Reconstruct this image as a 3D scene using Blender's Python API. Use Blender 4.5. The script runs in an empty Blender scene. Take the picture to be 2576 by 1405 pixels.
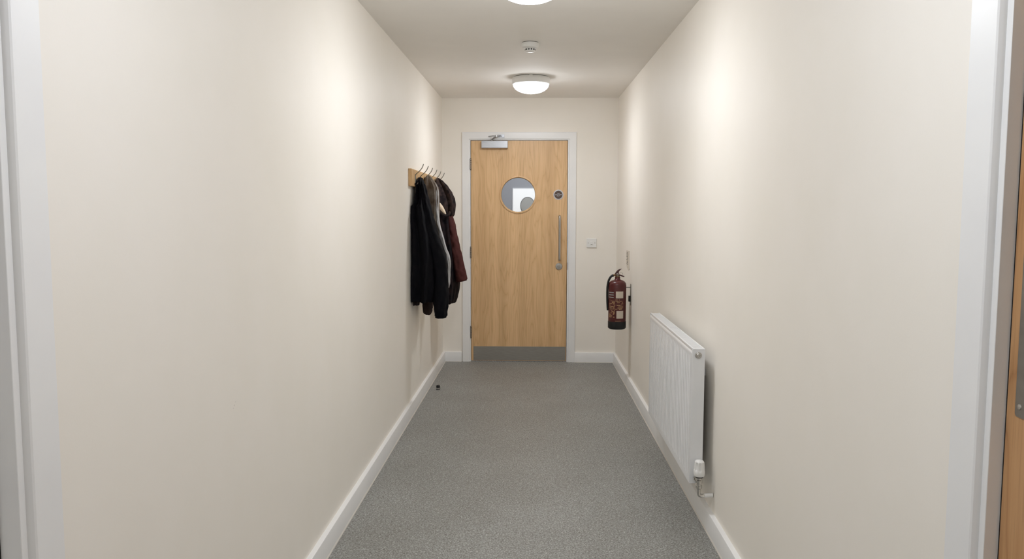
import bpy, bmesh, math, random
from math import sin, cos, pi, radians
from mathutils import Vector, Matrix, noise
random.seed(4)
S = bpy.context.scene
COL = S.collection

# ------------------------------------------------------------------ helpers
def srgb(r, g, b):
    def f(c):
        c /= 255.0
        return c / 12.92 if c <= 0.04045 else ((c + 0.055) / 1.055) ** 2.4
    return (f(r), f(g), f(b), 1.0)

def new_mat(name, rgb, rough=0.5, metal=0.0, spec=0.5):
    m = bpy.data.materials.new(name); m.use_nodes = True
    b = m.node_tree.nodes['Principled BSDF']
    b.inputs['Base Color'].default_value = srgb(*rgb)
    b.inputs['Roughness'].default_value = rough
    b.inputs['Metallic'].default_value = metal
    b.inputs['Specular IOR Level'].default_value = spec
    return m

def node(m, t, **kw):
    n = m.node_tree.nodes.new(t)
    for k, v in kw.items():
        if k in n.inputs: n.inputs[k].default_value = v
        else: setattr(n, k, v)
    return n

def link(m, a, ao, b, bi): m.node_tree.links.new(a.outputs[ao], b.inputs[bi])

def coords(m, scale=(1, 1, 1)):
    tc = node(m, 'ShaderNodeTexCoord'); mp = node(m, 'ShaderNodeMapping')
    mp.inputs['Scale'].default_value = scale
    link(m, tc, 'Object', mp, 'Vector')
    return mp

def varied(name, c1, c2, scale=40, rough=0.5, metal=0, bump=0.0, stretch=(1, 1, 1), detail=4, spec=0.5, bscale=None, lo=0.35, hi=0.65, bdist=0.002):
    """base colour that drifts between two tones, with an optional fine bump"""
    m = new_mat(name, c1, rough, metal, spec); b = m.node_tree.nodes['Principled BSDF']
    mp = coords(m, stretch)
    n = node(m, 'ShaderNodeTexNoise', Scale=scale, Detail=detail); link(m, mp, 0, n, 'Vector')
    r = node(m, 'ShaderNodeValToRGB'); r.color_ramp.elements[0].position = lo; r.color_ramp.elements[1].position = hi
    r.color_ramp.elements[0].color = srgb(*c1); r.color_ramp.elements[1].color = srgb(*c2)
    link(m, n, 'Fac', r, 'Fac'); link(m, r, 'Color', b, 'Base Color')
    if bump:
        n2 = node(m, 'ShaderNodeTexNoise', Scale=bscale or scale * 3, Detail=3); link(m, mp, 0, n2, 'Vector')
        bp = node(m, 'ShaderNodeBump', Strength=bump, Distance=bdist); link(m, n2, 'Fac', bp, 'Height'); link(m, bp, 0, b, 'Normal')
    return m

def box(bm, x0, x1, y0, y1, z0, z1):
    v = [bm.verts.new(p) for p in ((x0,y0,z0),(x1,y0,z0),(x1,y1,z0),(x0,y1,z0),(x0,y0,z1),(x1,y0,z1),(x1,y1,z1),(x0,y1,z1))]
    for f in ((0,3,2,1),(4,5,6,7),(0,1,5,4),(1,2,6,5),(2,3,7,6),(3,0,4,7)):
        bm.faces.new([v[i] for i in f])
    return v

def hexa(bm, pts):
    """eight corners, ordered as in box()"""
    v = [bm.verts.new(p) for p in pts]
    for f in ((0,3,2,1),(4,5,6,7),(0,1,5,4),(1,2,6,5),(2,3,7,6),(3,0,4,7)):
        bm.faces.new([v[i] for i in f])

def lathe(bm, prof, seg=48, M=None, cap=True):
    """profile [(r,z)] turned about z, then placed with M"""
    M = M or Matrix()
    rings = []
    for r, z in prof:
        if r < 1e-6: rings.append([bm.verts.new(M @ Vector((0, 0, z)))])
        else: rings.append([bm.verts.new(M @ Vector((r*cos(2*pi*i/seg), r*sin(2*pi*i/seg), z))) for i in range(seg)])
    for a, b in zip(rings, rings[1:]):
        for i in range(seg):
            j = (i + 1) % seg
            if len(a) == 1 and len(b) == 1: continue
            if len(a) == 1: bm.faces.new((a[0], b[j], b[i]))
            elif len(b) == 1: bm.faces.new((a[i], a[j], b[0]))
            else: bm.faces.new((a[i], a[j], b[j], b[i]))
    if cap:
        for rg, fl in ((rings[0], True), (rings[-1], False)):
            if len(rg) > 1: bm.faces.new(rg[::-1] if fl else rg)

def catmull(pts, n=8):
    P = [Vector(p) for p in pts]; out = []
    for i in range(len(P) - 1):
        p0, p1, p2, p3 = P[max(i-1,0)], P[i], P[i+1], P[min(i+2,len(P)-1)]
        for k in range(n):
            t = k / n
            out.append(0.5*((2*p1)+(p2-p0)*t+(2*p0-5*p1+4*p2-p3)*t*t+(3*p1-p0-3*p2+p3)*t**3))
    out.append(P[-1]); return out

def tube(bm, pts, rad, seg=12, smooth=6):
    pts = catmull(pts, smooth) if smooth else [Vector(p) for p in pts]
    n = len(pts); rings = []
    up = Vector((0, 0, 1)); prev = None
    for i, p in enumerate(pts):
        t = (pts[min(i+1,n-1)] - pts[max(i-1,0)]).normalized()
        if prev is None:
            a = t.cross(up) if abs(t.dot(up)) < .95 else t.cross(Vector((1,0,0)))
        else: a = prev - t*prev.dot(t)
        a.normalize(); prev = a; b = t.cross(a)
        r = rad(i/(n-1)) if callable(rad) else rad
        rings.append([bm.verts.new(p + a*r*cos(2*pi*k/seg) + b*r*sin(2*pi*k/seg)) for k in range(seg)])
    for a, b in zip(rings, rings[1:]):
        for k in range(seg):
            j = (k+1) % seg; bm.faces.new((a[k], a[j], b[j], b[k]))
    bm.faces.new(rings[0][::-1]); bm.faces.new(rings[-1])

def extrude_poly(bm, pts2, fn, a, b):
    """closed 2-D polygon swept between parameters a and b; fn(u,v,w)->xyz"""
    A = [bm.verts.new(fn(u, v, a)) for u, v in pts2]; B = [bm.verts.new(fn(u, v, b)) for u, v in pts2]
    n = len(A); bm.faces.new(A[::-1]); bm.faces.new(B)
    for i in range(n):
        j = (i+1) % n; bm.faces.new((A[i], A[j], B[j], B[i]))

def obj(name, bm, mat, parent=None, bevel=0.0, smooth=True, angle=35, segs=2, origin=None):
    bmesh.ops.recalc_face_normals(bm, faces=bm.faces[:])
    me = bpy.data.meshes.new(name)
    if origin is not None:
        bmesh.ops.translate(bm, verts=bm.verts[:], vec=-Vector(origin))
    bm.to_mesh(me); bm.free()
    for m in (mat if isinstance(mat, (list, tuple)) else [mat]): me.materials.append(m)
    if smooth:
        me.shade_smooth(); me.set_sharp_from_angle(angle=radians(angle))
    o = bpy.data.objects.new(name, me); COL.objects.link(o)
    if origin is not None: o.location = Vector(origin)
    if parent is not None:
        o.parent = parent
        wp = Vector((0, 0, 0)); q = parent
        while q is not None: wp += q.location; q = q.parent
        o.location = o.location - wp      # empties carry only translations
    if bevel:
        md = o.modifiers.new('bevel', 'BEVEL'); md.width = bevel; md.segments = segs; md.limit_method = 'ANGLE'; md.angle_limit = radians(40)
    return o

def thing(name, loc, label=None, cat=None, group=None, kind=None):
    o = bpy.data.objects.new(name, None); COL.objects.link(o); o.location = loc; o.empty_display_size = .05
    return tag(o, label, cat, group, kind)

def tag(o, label=None, cat=None, group=None, kind=None):
    if label: o['label'] = label
    if cat: o['category'] = cat
    if group: o['group'] = group
    if kind: o['kind'] = kind
    return o

def text_mesh(txt, size, parent, name, mat, M, extrude=0.0003):
    cu = bpy.data.curves.new(name, 'FONT'); cu.body = txt; cu.size = size; cu.align_x = 'CENTER'; cu.align_y = 'CENTER'; cu.extrude = extrude; cu.space_line = .95
    t = bpy.data.objects.new(name, cu); COL.objects.link(t)
    bpy.context.view_layer.update()
    me = bpy.data.meshes.new_from_object(t.evaluated_get(bpy.context.evaluated_depsgraph_get()))
    bpy.data.objects.remove(t); me.name = name
    me.transform(M); me.materials.clear(); me.materials.append(mat)
    bm = bmesh.new(); bm.from_mesh(me); bpy.data.meshes.remove(me)
    return obj(name, bm, mat, parent, smooth=False)

# ------------------------------------------------------------------ measures of the corridor (metres)
D = 7.254                                   # end wall
YB = -3.2                                   # rear end of the corridor
def xw(y): return .8028 + .0038*(D - y)     # the side walls close in very slightly
def hc(y): return 2.4258 - .0073*(D - y)    # ceiling height
T = .12

# ------------------------------------------------------------------ materials
M = {}
M['wall'] = varied('wall paint cream', (240,235,226), (242,237,229), scale=3, rough=.54, bump=.10, bscale=220, spec=.30, bdist=.001)
M['ceil'] = varied('ceiling emulsion', (238,235,230), (240,237,232), scale=4, rough=.8, bump=.05, bscale=200, spec=.3)
M['white'] = varied('white gloss woodwork', (234,234,234), (237,237,236), scale=6, rough=.34, bump=.04, bscale=60, spec=.5)
M['plastic'] = new_mat('white plastic', (232,232,230), .35)
M['radiator'] = varied('white radiator enamel', (228,230,232), (231,232,234), scale=8, rough=.3, spec=.5)
M['black'] = new_mat('black rubber', (18,18,20), .5)
M['gap'] = new_mat('dark seal and gap shade', (28,20,18), .8)  # also paints the shade of the gaps round the door leaves
M['alu'] = varied('satin aluminium', (176,178,182), (186,188,192), scale=30, rough=.38, metal=.85, stretch=(1, 1, 8))
M['steel'] = new_mat('brushed steel', (190,188,184), .28, 1.0)
M['kick'] = varied('brushed kick plate steel', (150,147,141), (162,160,154), scale=60, rough=.42, metal=.7, stretch=(.3, 1, 8))
M['chrome'] = new_mat('chrome', (205,203,198), .12, 1.0)
M['hinge'] = new_mat('hinge steel', (140,132,124), .35, 1.0)
M['hook'] = new_mat('dull hook steel', (134,132,124), .4, .8)

def oak(name, dark, mid, light, sx=1.0):
    m = new_mat(name, mid, .42); b = m.node_tree.nodes['Principled BSDF']
    mp = coords(m, (1, 1, 1))
    # flowing cathedral figure: a low-frequency field, stretched along the grain, cut into rings
    ms = coords(m, (5.5*sx, 5.5*sx, .55))
    n1 = node(m, 'ShaderNodeTexNoise', Scale=1.3, Detail=2.5, Roughness=.5); link(m, ms, 0, n1, 'Vector')
    mu = node(m, 'ShaderNodeMath', operation='MULTIPLY'); mu.inputs[1].default_value = 16.0; link(m, n1, 'Fac', mu, 0)
    fr = node(m, 'ShaderNodeMath', operation='PINGPONG'); fr.inputs[1].default_value = .5; link(m, mu, 0, fr, 0)
    r1 = node(m, 'ShaderNodeValToRGB'); e = r1.color_ramp.elements
    e[0].position = 0.0; e[0].color = srgb(*dark); e[1].position = 1.0; e[1].color = srgb(*light)
    k = r1.color_ramp.elements.new(.16); k.color = srgb(*mid)
    k = r1.color_ramp.elements.new(.5); k.color = srgb(*[(a+b_)/2 for a, b_ in zip(mid, light)])
    fm = node(m, 'ShaderNodeMath', operation='MULTIPLY'); fm.inputs[1].default_value = 2.0; link(m, fr, 0, fm, 0)
    link(m, fm, 0, r1, 'Fac')
    # broad vertical bands and fine pores
    mb = coords(m, (7*sx, 7*sx, .12)); n2 = node(m, 'ShaderNodeTexNoise', Scale=1.6, Detail=2); link(m, mb, 0, n2, 'Vector')
    mf = coords(m, (240*sx, 240*sx, 6)); n3 = node(m, 'ShaderNodeTexNoise', Scale=1.0, Detail=3); link(m, mf, 0, n3, 'Vector')
    r2 = node(m, 'ShaderNodeValToRGB'); r2.color_ramp.elements[0].position = .3; r2.color_ramp.elements[1].position = .7
    r2.color_ramp.elements[0].color = (.87, .84, .80, 1); r2.color_ramp.elements[1].color = (1.06, 1.06, 1.06, 1); link(m, n2, 'Fac', r2, 'Fac')
    r3 = node(m, 'ShaderNodeValToRGB'); r3.color_ramp.elements[0].position = .32; r3.color_ramp.elements[1].position = .5
    r3.color_ramp.elements[0].color = (.88, .86, .83, 1); r3.color_ramp.elements[1].color = (1, 1, 1, 1); link(m, n3, 'Fac', r3, 'Fac')
    x1 = node(m, 'ShaderNodeMix', data_type='RGBA', blend_type='MULTIPLY'); x1.inputs[0].default_value = 1
    m.node_tree.links.new(r1.outputs[0], x1.inputs[6]); m.node_tree.links.new(r2.outputs[0], x1.inputs[7])
    x2 = node(m, 'ShaderNodeMix', data_type='RGBA', blend_type='MULTIPLY'); x2.inputs[0].default_value = 1
    m.node_tree.links.new(x1.outputs[2], x2.inputs[6]); m.node_tree.links.new(r3.outputs[0], x2.inputs[7])
    m.node_tree.links.new(x2.outputs[2], b.inputs['Base Color'])
    return m
M['oak'] = oak('oak veneer', (210,171,124), (218,180,133), (225,188,142))
M['oak2'] = oak('oak veneer side door', (170,124,80), (184,138,92), (194,150,104))
M['oak_board'] = oak('oak coat rack board', (186,146,100), (204,166,118), (216,182,136), 2.0)

def floor_mat():
    m = new_mat('speckled grey safety vinyl', (136,136,131), .5); b = m.node_tree.nodes['Principled BSDF']
    mp = coords(m)
    n = node(m, 'ShaderNodeTexNoise', Scale=165, Detail=3, Roughness=.58, Distortion=.9); link(m, mp, 0, n, 'Vector')
    r = node(m, 'ShaderNodeValToRGB'); e = r.color_ramp.elements
    e[0].position = .36; e[0].color = srgb(98,94,88); e[1].position = .68; e[1].color = srgb(190,191,188)
    k = e.new(.46); k.color = srgb(129,128,123); k = e.new(.55); k.color = srgb(146,147,143)
    link(m, n, 'Fac', r, 'Fac')
    n2 = node(m, 'ShaderNodeTexNoise', Scale=2.2, Detail=4); link(m, mp, 0, n2, 'Vector')
    r2 = node(m, 'ShaderNodeValToRGB'); r2.color_ramp.elements[0].position = .35; r2.color_ramp.elements[1].position = .65
    r2.color_ramp.elements[0].color = (.90, .89, .88, 1); r2.color_ramp.elements[1].color = (1, 1, 1, 1); link(m, n2, 'Fac', r2, 'Fac')
    x = node(m, 'ShaderNodeMix', data_type='RGBA', blend_type='MULTIPLY'); x.inputs[0].default_value = 1
    m.node_tree.links.new(r.outputs[0], x.inputs[6]); m.node_tree.links.new(r2.outputs[0], x.inputs[7])
    m.node_tree.links.new(x.outputs[2], b.inputs['Base Color'])
    bp = node(m, 'ShaderNodeBump', Strength=.12, Distance=.001); link(m, n, 'Fac', bp, 'Height'); link(m, bp, 0, b, 'Normal')
    return m
M['floor'] = floor_mat()

def glow(name, rgb, strength):
    m = new_mat(name, (240,240,238), .4); b = m.node_tree.nodes['Principled BSDF']
    b.inputs['Emission Color'].default_value = srgb(*rgb); b.inputs['Emission Strength'].default_value = strength
    return m
def opal(name, rgb, strength):
    """opal dome over a central light board: the lower face gives off most of the light"""
    m = glow(name, rgb, strength); b = m.node_tree.nodes['Principled BSDF']
    g = node(m, 'ShaderNodeNewGeometry'); sx = node(m, 'ShaderNodeSeparateXYZ'); link(m, g, 'True Normal', sx, 0)
    ab = node(m, 'ShaderNodeMath', operation='ABSOLUTE'); link(m, sx, 'Z', ab, 0)
    pw = node(m, 'ShaderNodeMath', operation='POWER'); pw.inputs[1].default_value = 3.0; link(m, ab, 0, pw, 0)
    ml = node(m, 'ShaderNodeMath', operation='MULTIPLY_ADD'); ml.inputs[1].default_value = strength; ml.inputs[2].default_value = strength*.13; link(m, pw, 0, ml, 0)
    link(m, ml, 0, b, 'Emission Strength')
    return m
M['lamp'] = opal('lit opal diffuser', (247,250,255), 93.0)
M['lamp_cool'] = opal('added light diffuser cool', (238,245,255), 80.0)
M['lamp_dim'] = opal('added light diffuser dim', (238,245,255), 80.0)

# ------------------------------------------------------------------ the setting
bm = bmesh.new(); box(bm, -1.05, 1.05, YB - .2, D, -.08, 0)
tag(obj('floor', bm, M['floor'], smooth=False), kind='structure')
bm = bmesh.new()
hexa(bm, [(-1.05,YB-.2,hc(YB-.2)),(1.05,YB-.2,hc(YB-.2)),(1.05,D+.1,hc(D+.1)),(-1.05,D+.1,hc(D+.1)),(-1.05,YB-.2,2.56),(1.05,YB-.2,2.56),(1.05,D+.1,2.56),(-1.05,D+.1,2.56)])
tag(obj('ceiling', bm, M['ceil'], smooth=False), kind='structure')

def wall_piece(bm, s, y0, y1, z0, z1):
    a0, a1 = s*xw(y0), s*xw(y1); b = s*(xw(y0) + T)
    c = s*(xw(y1) + T)
    z1a = hc(y0) + .02 if z1 is None else z1; z1b = hc(y1) + .02 if z1 is None else z1
    hexa(bm, [(a0,y0,z0),(b,y0,z0),(c,y1,z0),(a1,y1,z0),(a0,y0,z1a),(b,y0,z1a),(c,y1,z1b),(a1,y1,z1b)])

RO = (.50, 1.379)          # right doorway along y (structural opening)
LO = (.38, 1.262)          # left doorway
HD = 2.06                  # opening height
for s, nm, (o0, o1) in ((1, 'wall_right', RO), (-1, 'wall_left', LO)):
    bm = bmesh.new()
    wall_piece(bm, s, o1, D, 0, None); wall_piece(bm, s, YB, o0, 0, None); wall_piece(bm, s, o0, o1, HD, None)
    w = tag(obj(nm, bm, M['wall'], smooth=False), kind='structure')
    if s == -1:
        bm = bmesh.new()       # small scuff low on the left wall
        for dy, dz, l, wd, an in ((0, 0, .006, .0016, .9), (.011, .008, .006, .0009, 1.0), (-.006, -.007, .004, .0008, .8)):
            cy, cz = 2.179 + dy, .843 + dz; x = -xw(cy) + .0004
            d = Vector((0, cos(an), sin(an))); e = Vector((0, -sin(an), cos(an)))
            vs = [bm.verts.new(Vector((x, cy, cz)) + d*(l/2*cos(t)) + e*(wd/2*sin(t))) for t in [2*pi*i/10 for i in range(10)]]
            bm.faces.new(vs)
        sc = obj('scuff_mark', bm, new_mat('grey scuff', (130,128,122), .7), w, smooth=False); sc['label'] = 'small grey scuff'
bm = bmesh.new(); box(bm, -1.0, 1.0, YB - .15, YB, 0, hc(YB) + .02)
tag(obj('wall_back', bm, M['wall'], smooth=False), kind='structure')
# end wall with its doorway
DL, DR, DH = -.5535, .3605, 2.052
bm = bmesh.new()
for x0, x1, z0, z1 in ((-.92, DL - .03, 0, 2.45), (DR + .03, .92, 0, 2.45), (DL - .03, DR + .03, DH + .03, 2.45)):
    box(bm, x0, x1, D, D + .11, z0, z1)
tag(obj('wall_end', bm, M['wall'], smooth=False), kind='structure')

# skirting boards: flat top with a small round over, thin sealant bead at the floor
SK_T, SK_H = .022, .092
prof = [(0, 0), (SK_T, 0), (SK_T, SK_H - .005), (SK_T - .0015, SK_H - .0015), (SK_T - .005, SK_H), (0, SK_H)]
M['seal'] = new_mat('pale floor sealant', (196,192,184), .5)
def skirt(name, pieces):
    bm = bmesh.new(); bs = bmesh.new()
    bead = [(SK_T, 0), (SK_T + .005, 0), (SK_T + .0035, .0025), (SK_T, .0045)]
    for kind, s, a, b in pieces:
        if kind == 'side': fn = lambda u, v, w, s=s: (s*(xw(w) - u), w, v)
        else: fn = lambda u, v, w: (w, D - u, v)
        extrude_poly(bm, prof, fn, a, b); extrude_poly(bs, bead, fn, a, b)
    o = tag(obj(name, bm, M['white'], smooth=True, angle=25), kind='structure')
    obj('sealant_bead', bs, M['seal'], o, smooth=False)
skirt('baseboard_left', [('side', -1, LO[1] + .083, D), ('side', -1, YB, LO[0] - .083)])
skirt('baseboard_right', [('side', 1, RO[1] + .089, D), ('side', 1, YB, RO[0] - .089)])
skirt('baseboard_end_left', [('end', 0, -xw(D) + SK_T, -.628)])
skirt('baseboard_end_right', [('end', 0, .424, xw(D) - SK_T)])
skirt('baseboard_back', []) if False else None

# ------------------------------------------------------------------ end door
d1 = thing('door_1', (-.0965, D, 0), 'oak veneered door with round window closing the far end of the corridor', None, None, 'structure')
bm = bmesh.new()                                   # architrave: flat board with moulded inner edge
def arch_frame(bm, L, R, Tp, w, t, inner=0):
    """mitred three-sided architrave around L..R, top Tp on the end wall"""
    prof = [(0, 0), (0, .010), (.004, .0135), (.010, t), (w - .004, t), (w, t - .003), (w, 0)]
    path = [((L, 0), (-1, 0)), ((L, Tp), (-1, 1)), ((R, Tp), (1, 1)), ((R, 0), (1, 0))]
    rings = [[bm.verts.new((px + dx*u, D - v, pz + dz*u)) for u, v in prof] for (px, pz), (dx, dz) in path]
    for a, b in zip(rings, rings[1:]):
        for i in range(len(prof)):
            j = (i+1) % len(prof); bm.faces.new((a[i], a[j], b[j], b[i]))
    bm.faces.new(rings[0]); bm.faces.new(rings[-1][::-1])
arch_frame(bm, DL, DR, DH, .066, .016)
obj('architrave', bm, M['white'], d1, angle=25)
bm = bmesh.new()                                   # lining behind the architrave
for x0, x1 in ((DL - .03, -.5425), (.3495, DR + .03)): box(bm, x0, x1, D - .0035, D + .11, 0, DH + .03)
box(bm, -.5425, .3495, D - .0035, D + .11, 2.0455, DH + .03)
obj('door_lining', bm, M['white'], d1, smooth=False)
bm = bmesh.new()                                   # stop bead, coloured dark for the shadow gap round the leaf
for x0, x1 in ((-.5425, -.532), (.339, .3495)): box(bm, x0, x1, D + .046, D + .06, 0, 2.0455)
box(bm, -.532, .339, D + .046, D + .06, 2.033, 2.0455)
obj('door_stop_strip', bm, M['gap'], d1, smooth=False)

PX, PZ = -.105, 1.551                              # round window centre
bm = bmesh.new()                                   # the leaf, with its round hole
x0, x1, z0, z1, ya, yb = -.5385, .3455, .008, 2.041, D + .002, D + .046
R0 = .168
angs = sorted(set([2*pi*i/96 for i in range(96)] + [math.atan2(z - PZ, x - PX) % (2*pi) for x in (x0, x1) for z in (z0, z1)]))
def edge_pt(a):
    dx, dz = cos(a), sin(a); ts = []
    if dx > 1e-9: ts.append((x1 - PX)/dx)
    if dx < -1e-9: ts.append((x0 - PX)/dx)
    if dz > 1e-9: ts.append((z1 - PZ)/dz)
    if dz < -1e-9: ts.append((z0 - PZ)/dz)
    t = min(ts); return PX + dx*t, PZ + dz*t
cf, cb, of, ob = [], [], [], []
for a in angs:
    cf.append(bm.verts.new((PX + R0*cos(a), ya, PZ + R0*sin(a)))); cb.append(bm.verts.new((PX + R0*cos(a), yb, PZ + R0*sin(a))))
    ex, ez = edge_pt(a); of.append(bm.verts.new((ex, ya, ez))); ob.append(bm.verts.new((ex, yb, ez)))
n = len(angs)
for i in range(n):
    j = (i+1) % n
    bm.faces.new((cf[i], cf[j], of[j], of[i])); bm.faces.new((cb[j], cb[i], ob[i], ob[j]))
    bm.faces.new((cf[j], cf[i], cb[i], cb[j])); bm.faces.new((of[i], of[j], ob[j], ob[i]))
leaf = obj('door_leaf', bm, M['oak'], d1, smooth=False)
bm = bmesh.new()                                   # oak glazing bead ring
RX = Matrix.Translation((PX, D, PZ)) @ Matrix.Rotation(pi/2, 4, 'X')     # lathe z -> -y
lathe(bm, [(.172, -.002), (.172, .004), (.168, .0065), (.160, .006), (.1555, .001), (.155, -.008), (.155, -.014), (.168, -.014), (.172, -.002)], 96, RX, cap=False)
obj('window_bead', bm, M['oak'], leaf, angle=40)
bm = bmesh.new(); lathe(bm, [(.1675, -.021), (.1675, -.015)], 96, RX)
mg = new_mat('clear glass', (255,255,255), .02); b_ = mg.node_tree.nodes['Principled BSDF']
b_.inputs['Transmission Weight'].default_value = 1.0; b_.inputs['IOR'].default_value = 1.45
obj('window_glass', bm, mg, leaf, smooth=False)
bm = bmesh.new(); lathe(bm, [(.1675, -.022), (.155, -.022), (.155, -.046), (.1675, -.046)], 96, RX, cap=False)
obj('inner_glazing_gasket', bm, M['gap'], leaf, smooth=False)
bm = bmesh.new(); box(bm, -.519, .341, D - .0005, D + .0025, .012, .143)
obj('kick_plate', bm, M['kick'], leaf, bevel=.0006)
# pull handle: bent tube fixed at both ends
hx = .2755
bm = bmesh.new()
tube(bm, [(hx, D+.002, .957), (hx, D-.03, .957), (hx, D-.048, .962), (hx, D-.056, .985), (hx, D-.056, 1.15), (hx, D-.056, 1.33), (hx, D-.048, 1.352), (hx, D-.03, 1.357), (hx, D+.002, 1.357)], .0105, 16, 6)
obj('pull_handle', bm, M['steel'], leaf, angle=60)
bm = bmesh.new()
RM = Matrix.Translation((.2735, D + .002, .893)) @ Matrix.Rotation(pi/2, 4, 'X')
lathe(bm, [(.032, 0), (.032, .004), (.029, .007), (.02, .0075), (0, .0075)], 40, RM)
esc = obj('lock_rose', bm, M['steel'], leaf, angle=40)
bm = bmesh.new(); lathe(bm, [(.012, .0075), (.012, .02), (.010, .022), (0, .022)], 24, RM); box(bm, .2695, .2775, D - .034, D - .018, .876, .912)
obj('thumb_turn', bm, M['steel'], esc, bevel=.0008)
# round sign
SM = Matrix.Translation((.2645, D + .002, 1.5515)) @ Matrix.Rotation(pi/2, 4, 'X')
bm = bmesh.new(); lathe(bm, [(.0465, 0), (.0465, .0012), (.045, .002), (0, .002)], 64, SM)
sg = obj('fire_door_disc', bm, new_mat('pale disc rim', (196,196,200), .45), leaf)
bm = bmesh.new(); lathe(bm, [(.037, .002), (.037, .0026), (0, .0026)], 64, SM)
obj('disc_centre', bm, new_mat('dark brown disc', (84,68,60), .5), sg)
mt = new_mat('disc lettering', (205,205,208), .5)
text_mesh('FIRE\nDOOR KEEP\nSHUT', .0116, sg, 'disc_lettering', mt, SM @ Matrix.Translation((0, 0, .003)))
# hinges with knuckles
for hz0, hz1 in ((1.778, 1.878), (.971, 1.071), (.222, .332)):
    bm = bmesh.new(); hx_ = -.5405; n_k = 5; dz = (hz1 - hz0)/n_k
    for i in range(n_k):
        lathe(bm, [(.0065, hz0 + i*dz + .0008), (.0072, hz0 + i*dz + .002), (.0072, hz0 + (i+1)*dz - .002), (.0065, hz0 + (i+1)*dz - .0008)], 16, Matrix.Translation((hx_, D - .006, 0)))
    for e, q in ((hz0, -1), (hz1, 1)):
        lathe(bm, [(0, -.003), (.005, -.002), (.006, 0), (.005, .002), (0, .003)], 12, Matrix.Translation((hx_, D - .006, e + q*.001)))
    box(bm, hx_ - .001, hx_ + .001, D - .006, D + .03, hz0 + .001, hz1 - .001)
    obj('hinge', bm, M['hinge'], leaf, angle=50)
# overhead closer with its arm on the frame
bm = bmesh.new(); box(bm, -.4405, -.1995, D - .048, D + .002, 1.972, 2.0365)
cl = obj('door_closer', bm, M['alu'], leaf, bevel=.003)
bm = bmesh.new()
lathe(bm, [(.010, 0), (.010, .014), (.007, .018), (0, .018)], 20, Matrix.Translation((-.345, D - .026, 2.0365)))
tube(bm, [(-.345, D-.026, 2.05), (-.325, D-.09, 2.058), (-.298, D-.145, 2.066)], .0075, 10, 3)
tube(bm, [(-.298, D-.145, 2.06), (-.298, D-.145, 2.078)], .011, 14, 0)
tube(bm, [(-.298, D-.145, 2.074), (-.292, D-.08, 2.079), (-.268, D-.02, 2.084)], .006, 10, 3)
tube(bm, [(-.298, D-.145, 2.070), (-.335, D-.07, 2.078), (-.375, D-.024, 2.078)], .0045, 10, 3)
box(bm, -.29, -.232, D - .024, D - .0155, 2.067, 2.096)
lathe(bm, [(.008, 0), (.008, .012), (0, .012)], 16, Matrix.Translation((-.262, D - .03, 2.078)))
obj('closer_arm', bm, M['alu'], cl, bevel=.0008, angle=45)
# latch keep on the frame edge
bm = bmesh.new(); box(bm, .3475, .3505, D - .006, D + .01, .862, .93)
obj('latch_keep', bm, new_mat('dark red-brown keep', (82,44,42), .5), d1, bevel=.0006)

# ------------------------------------------------------------------ room beyond the end door
bm = bmesh.new()
RW = new_mat('grey room paint', (190,190,192), .7)
box(bm, -2.2, 2.6, D + .11, 10.6, -.08, 0); 
tag(obj('floor_beyond', bm, M['floor'], smooth=False), kind='structure')
bm = bmesh.new(); box(bm, -2.2, 2.6, D + .1, 10.72, 2.5, 2.58)
tag(obj('ceiling_beyond', bm, RW, smooth=False), kind='structure')
bm = bmesh.new(); box(bm, -2.3, -2.2, D + .1, 10.72, 0, 2.5); tag(obj('wall_beyond_left', bm, RW, smooth=False), kind='structure')
bm = bmesh.new(); box(bm, 2.6, 2.7, D + .1, 10.72, 0, 2.5); tag(obj('wall_beyond_right', bm, RW, smooth=False), kind='structure')
bm = bmesh.new()
for a, b in ((-2.2, -.92), (.92, 2.6)): box(bm, a, b, D + .001, D + .1, 0, 2.5)
tag(obj('wall_beyond_front', bm, RW, smooth=False), kind='structure')
WX0, WX1, WZ0, WZ1 = -.245, .95, .9, 1.715
bm = bmesh.new()
for a, b, c, d in ((-2.2, WX0, 0, 2.5), (WX1, 2.6, 0, 2.5), (WX0, WX1, 0, WZ0), (WX0, WX1, WZ1, 2.5)): box(bm, a, b, 10.6, 10.72, c, d)
tag(obj('wall_beyond_far', bm, RW, smooth=False), kind='structure')
w1 = thing('window_1', ((WX0+WX1)/2, 10.62, WZ0), 'bright white window seen through the round door glass', None, None, 'structure')
bm = bmesh.new()
for a, b, c, d in ((WX0, WX0+.03, WZ0, WZ1), (WX1-.03, WX1, WZ0, WZ1), (WX0+.03, WX1-.03, WZ0, WZ0+.03), (WX0+.03, WX1-.03, WZ1-.03, WZ1), (.33, .36, WZ0+.03, WZ1-.03)):
    box(bm, a, b, 10.585, 10.64, c, d)
obj('window_frame', bm, M['white'], w1, bevel=.003)
bm = bmesh.new(); box(bm, WX0+.012, WX1-.012, 10.582, 10.586, WZ0+.012, WZ1-.012)
mf_ = new_mat('pale glowing pane', (245,245,243), .6); fb = mf_.node_tree.nodes['Principled BSDF']
fb.inputs['Emission Color'].default_value = srgb(245,245,242); fb.inputs['Emission Strength'].default_value = .55  # daylight put in as the pane's own glow, nothing shines through
obj('window_pane', bm, mf_, w1, smooth=False)
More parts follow.
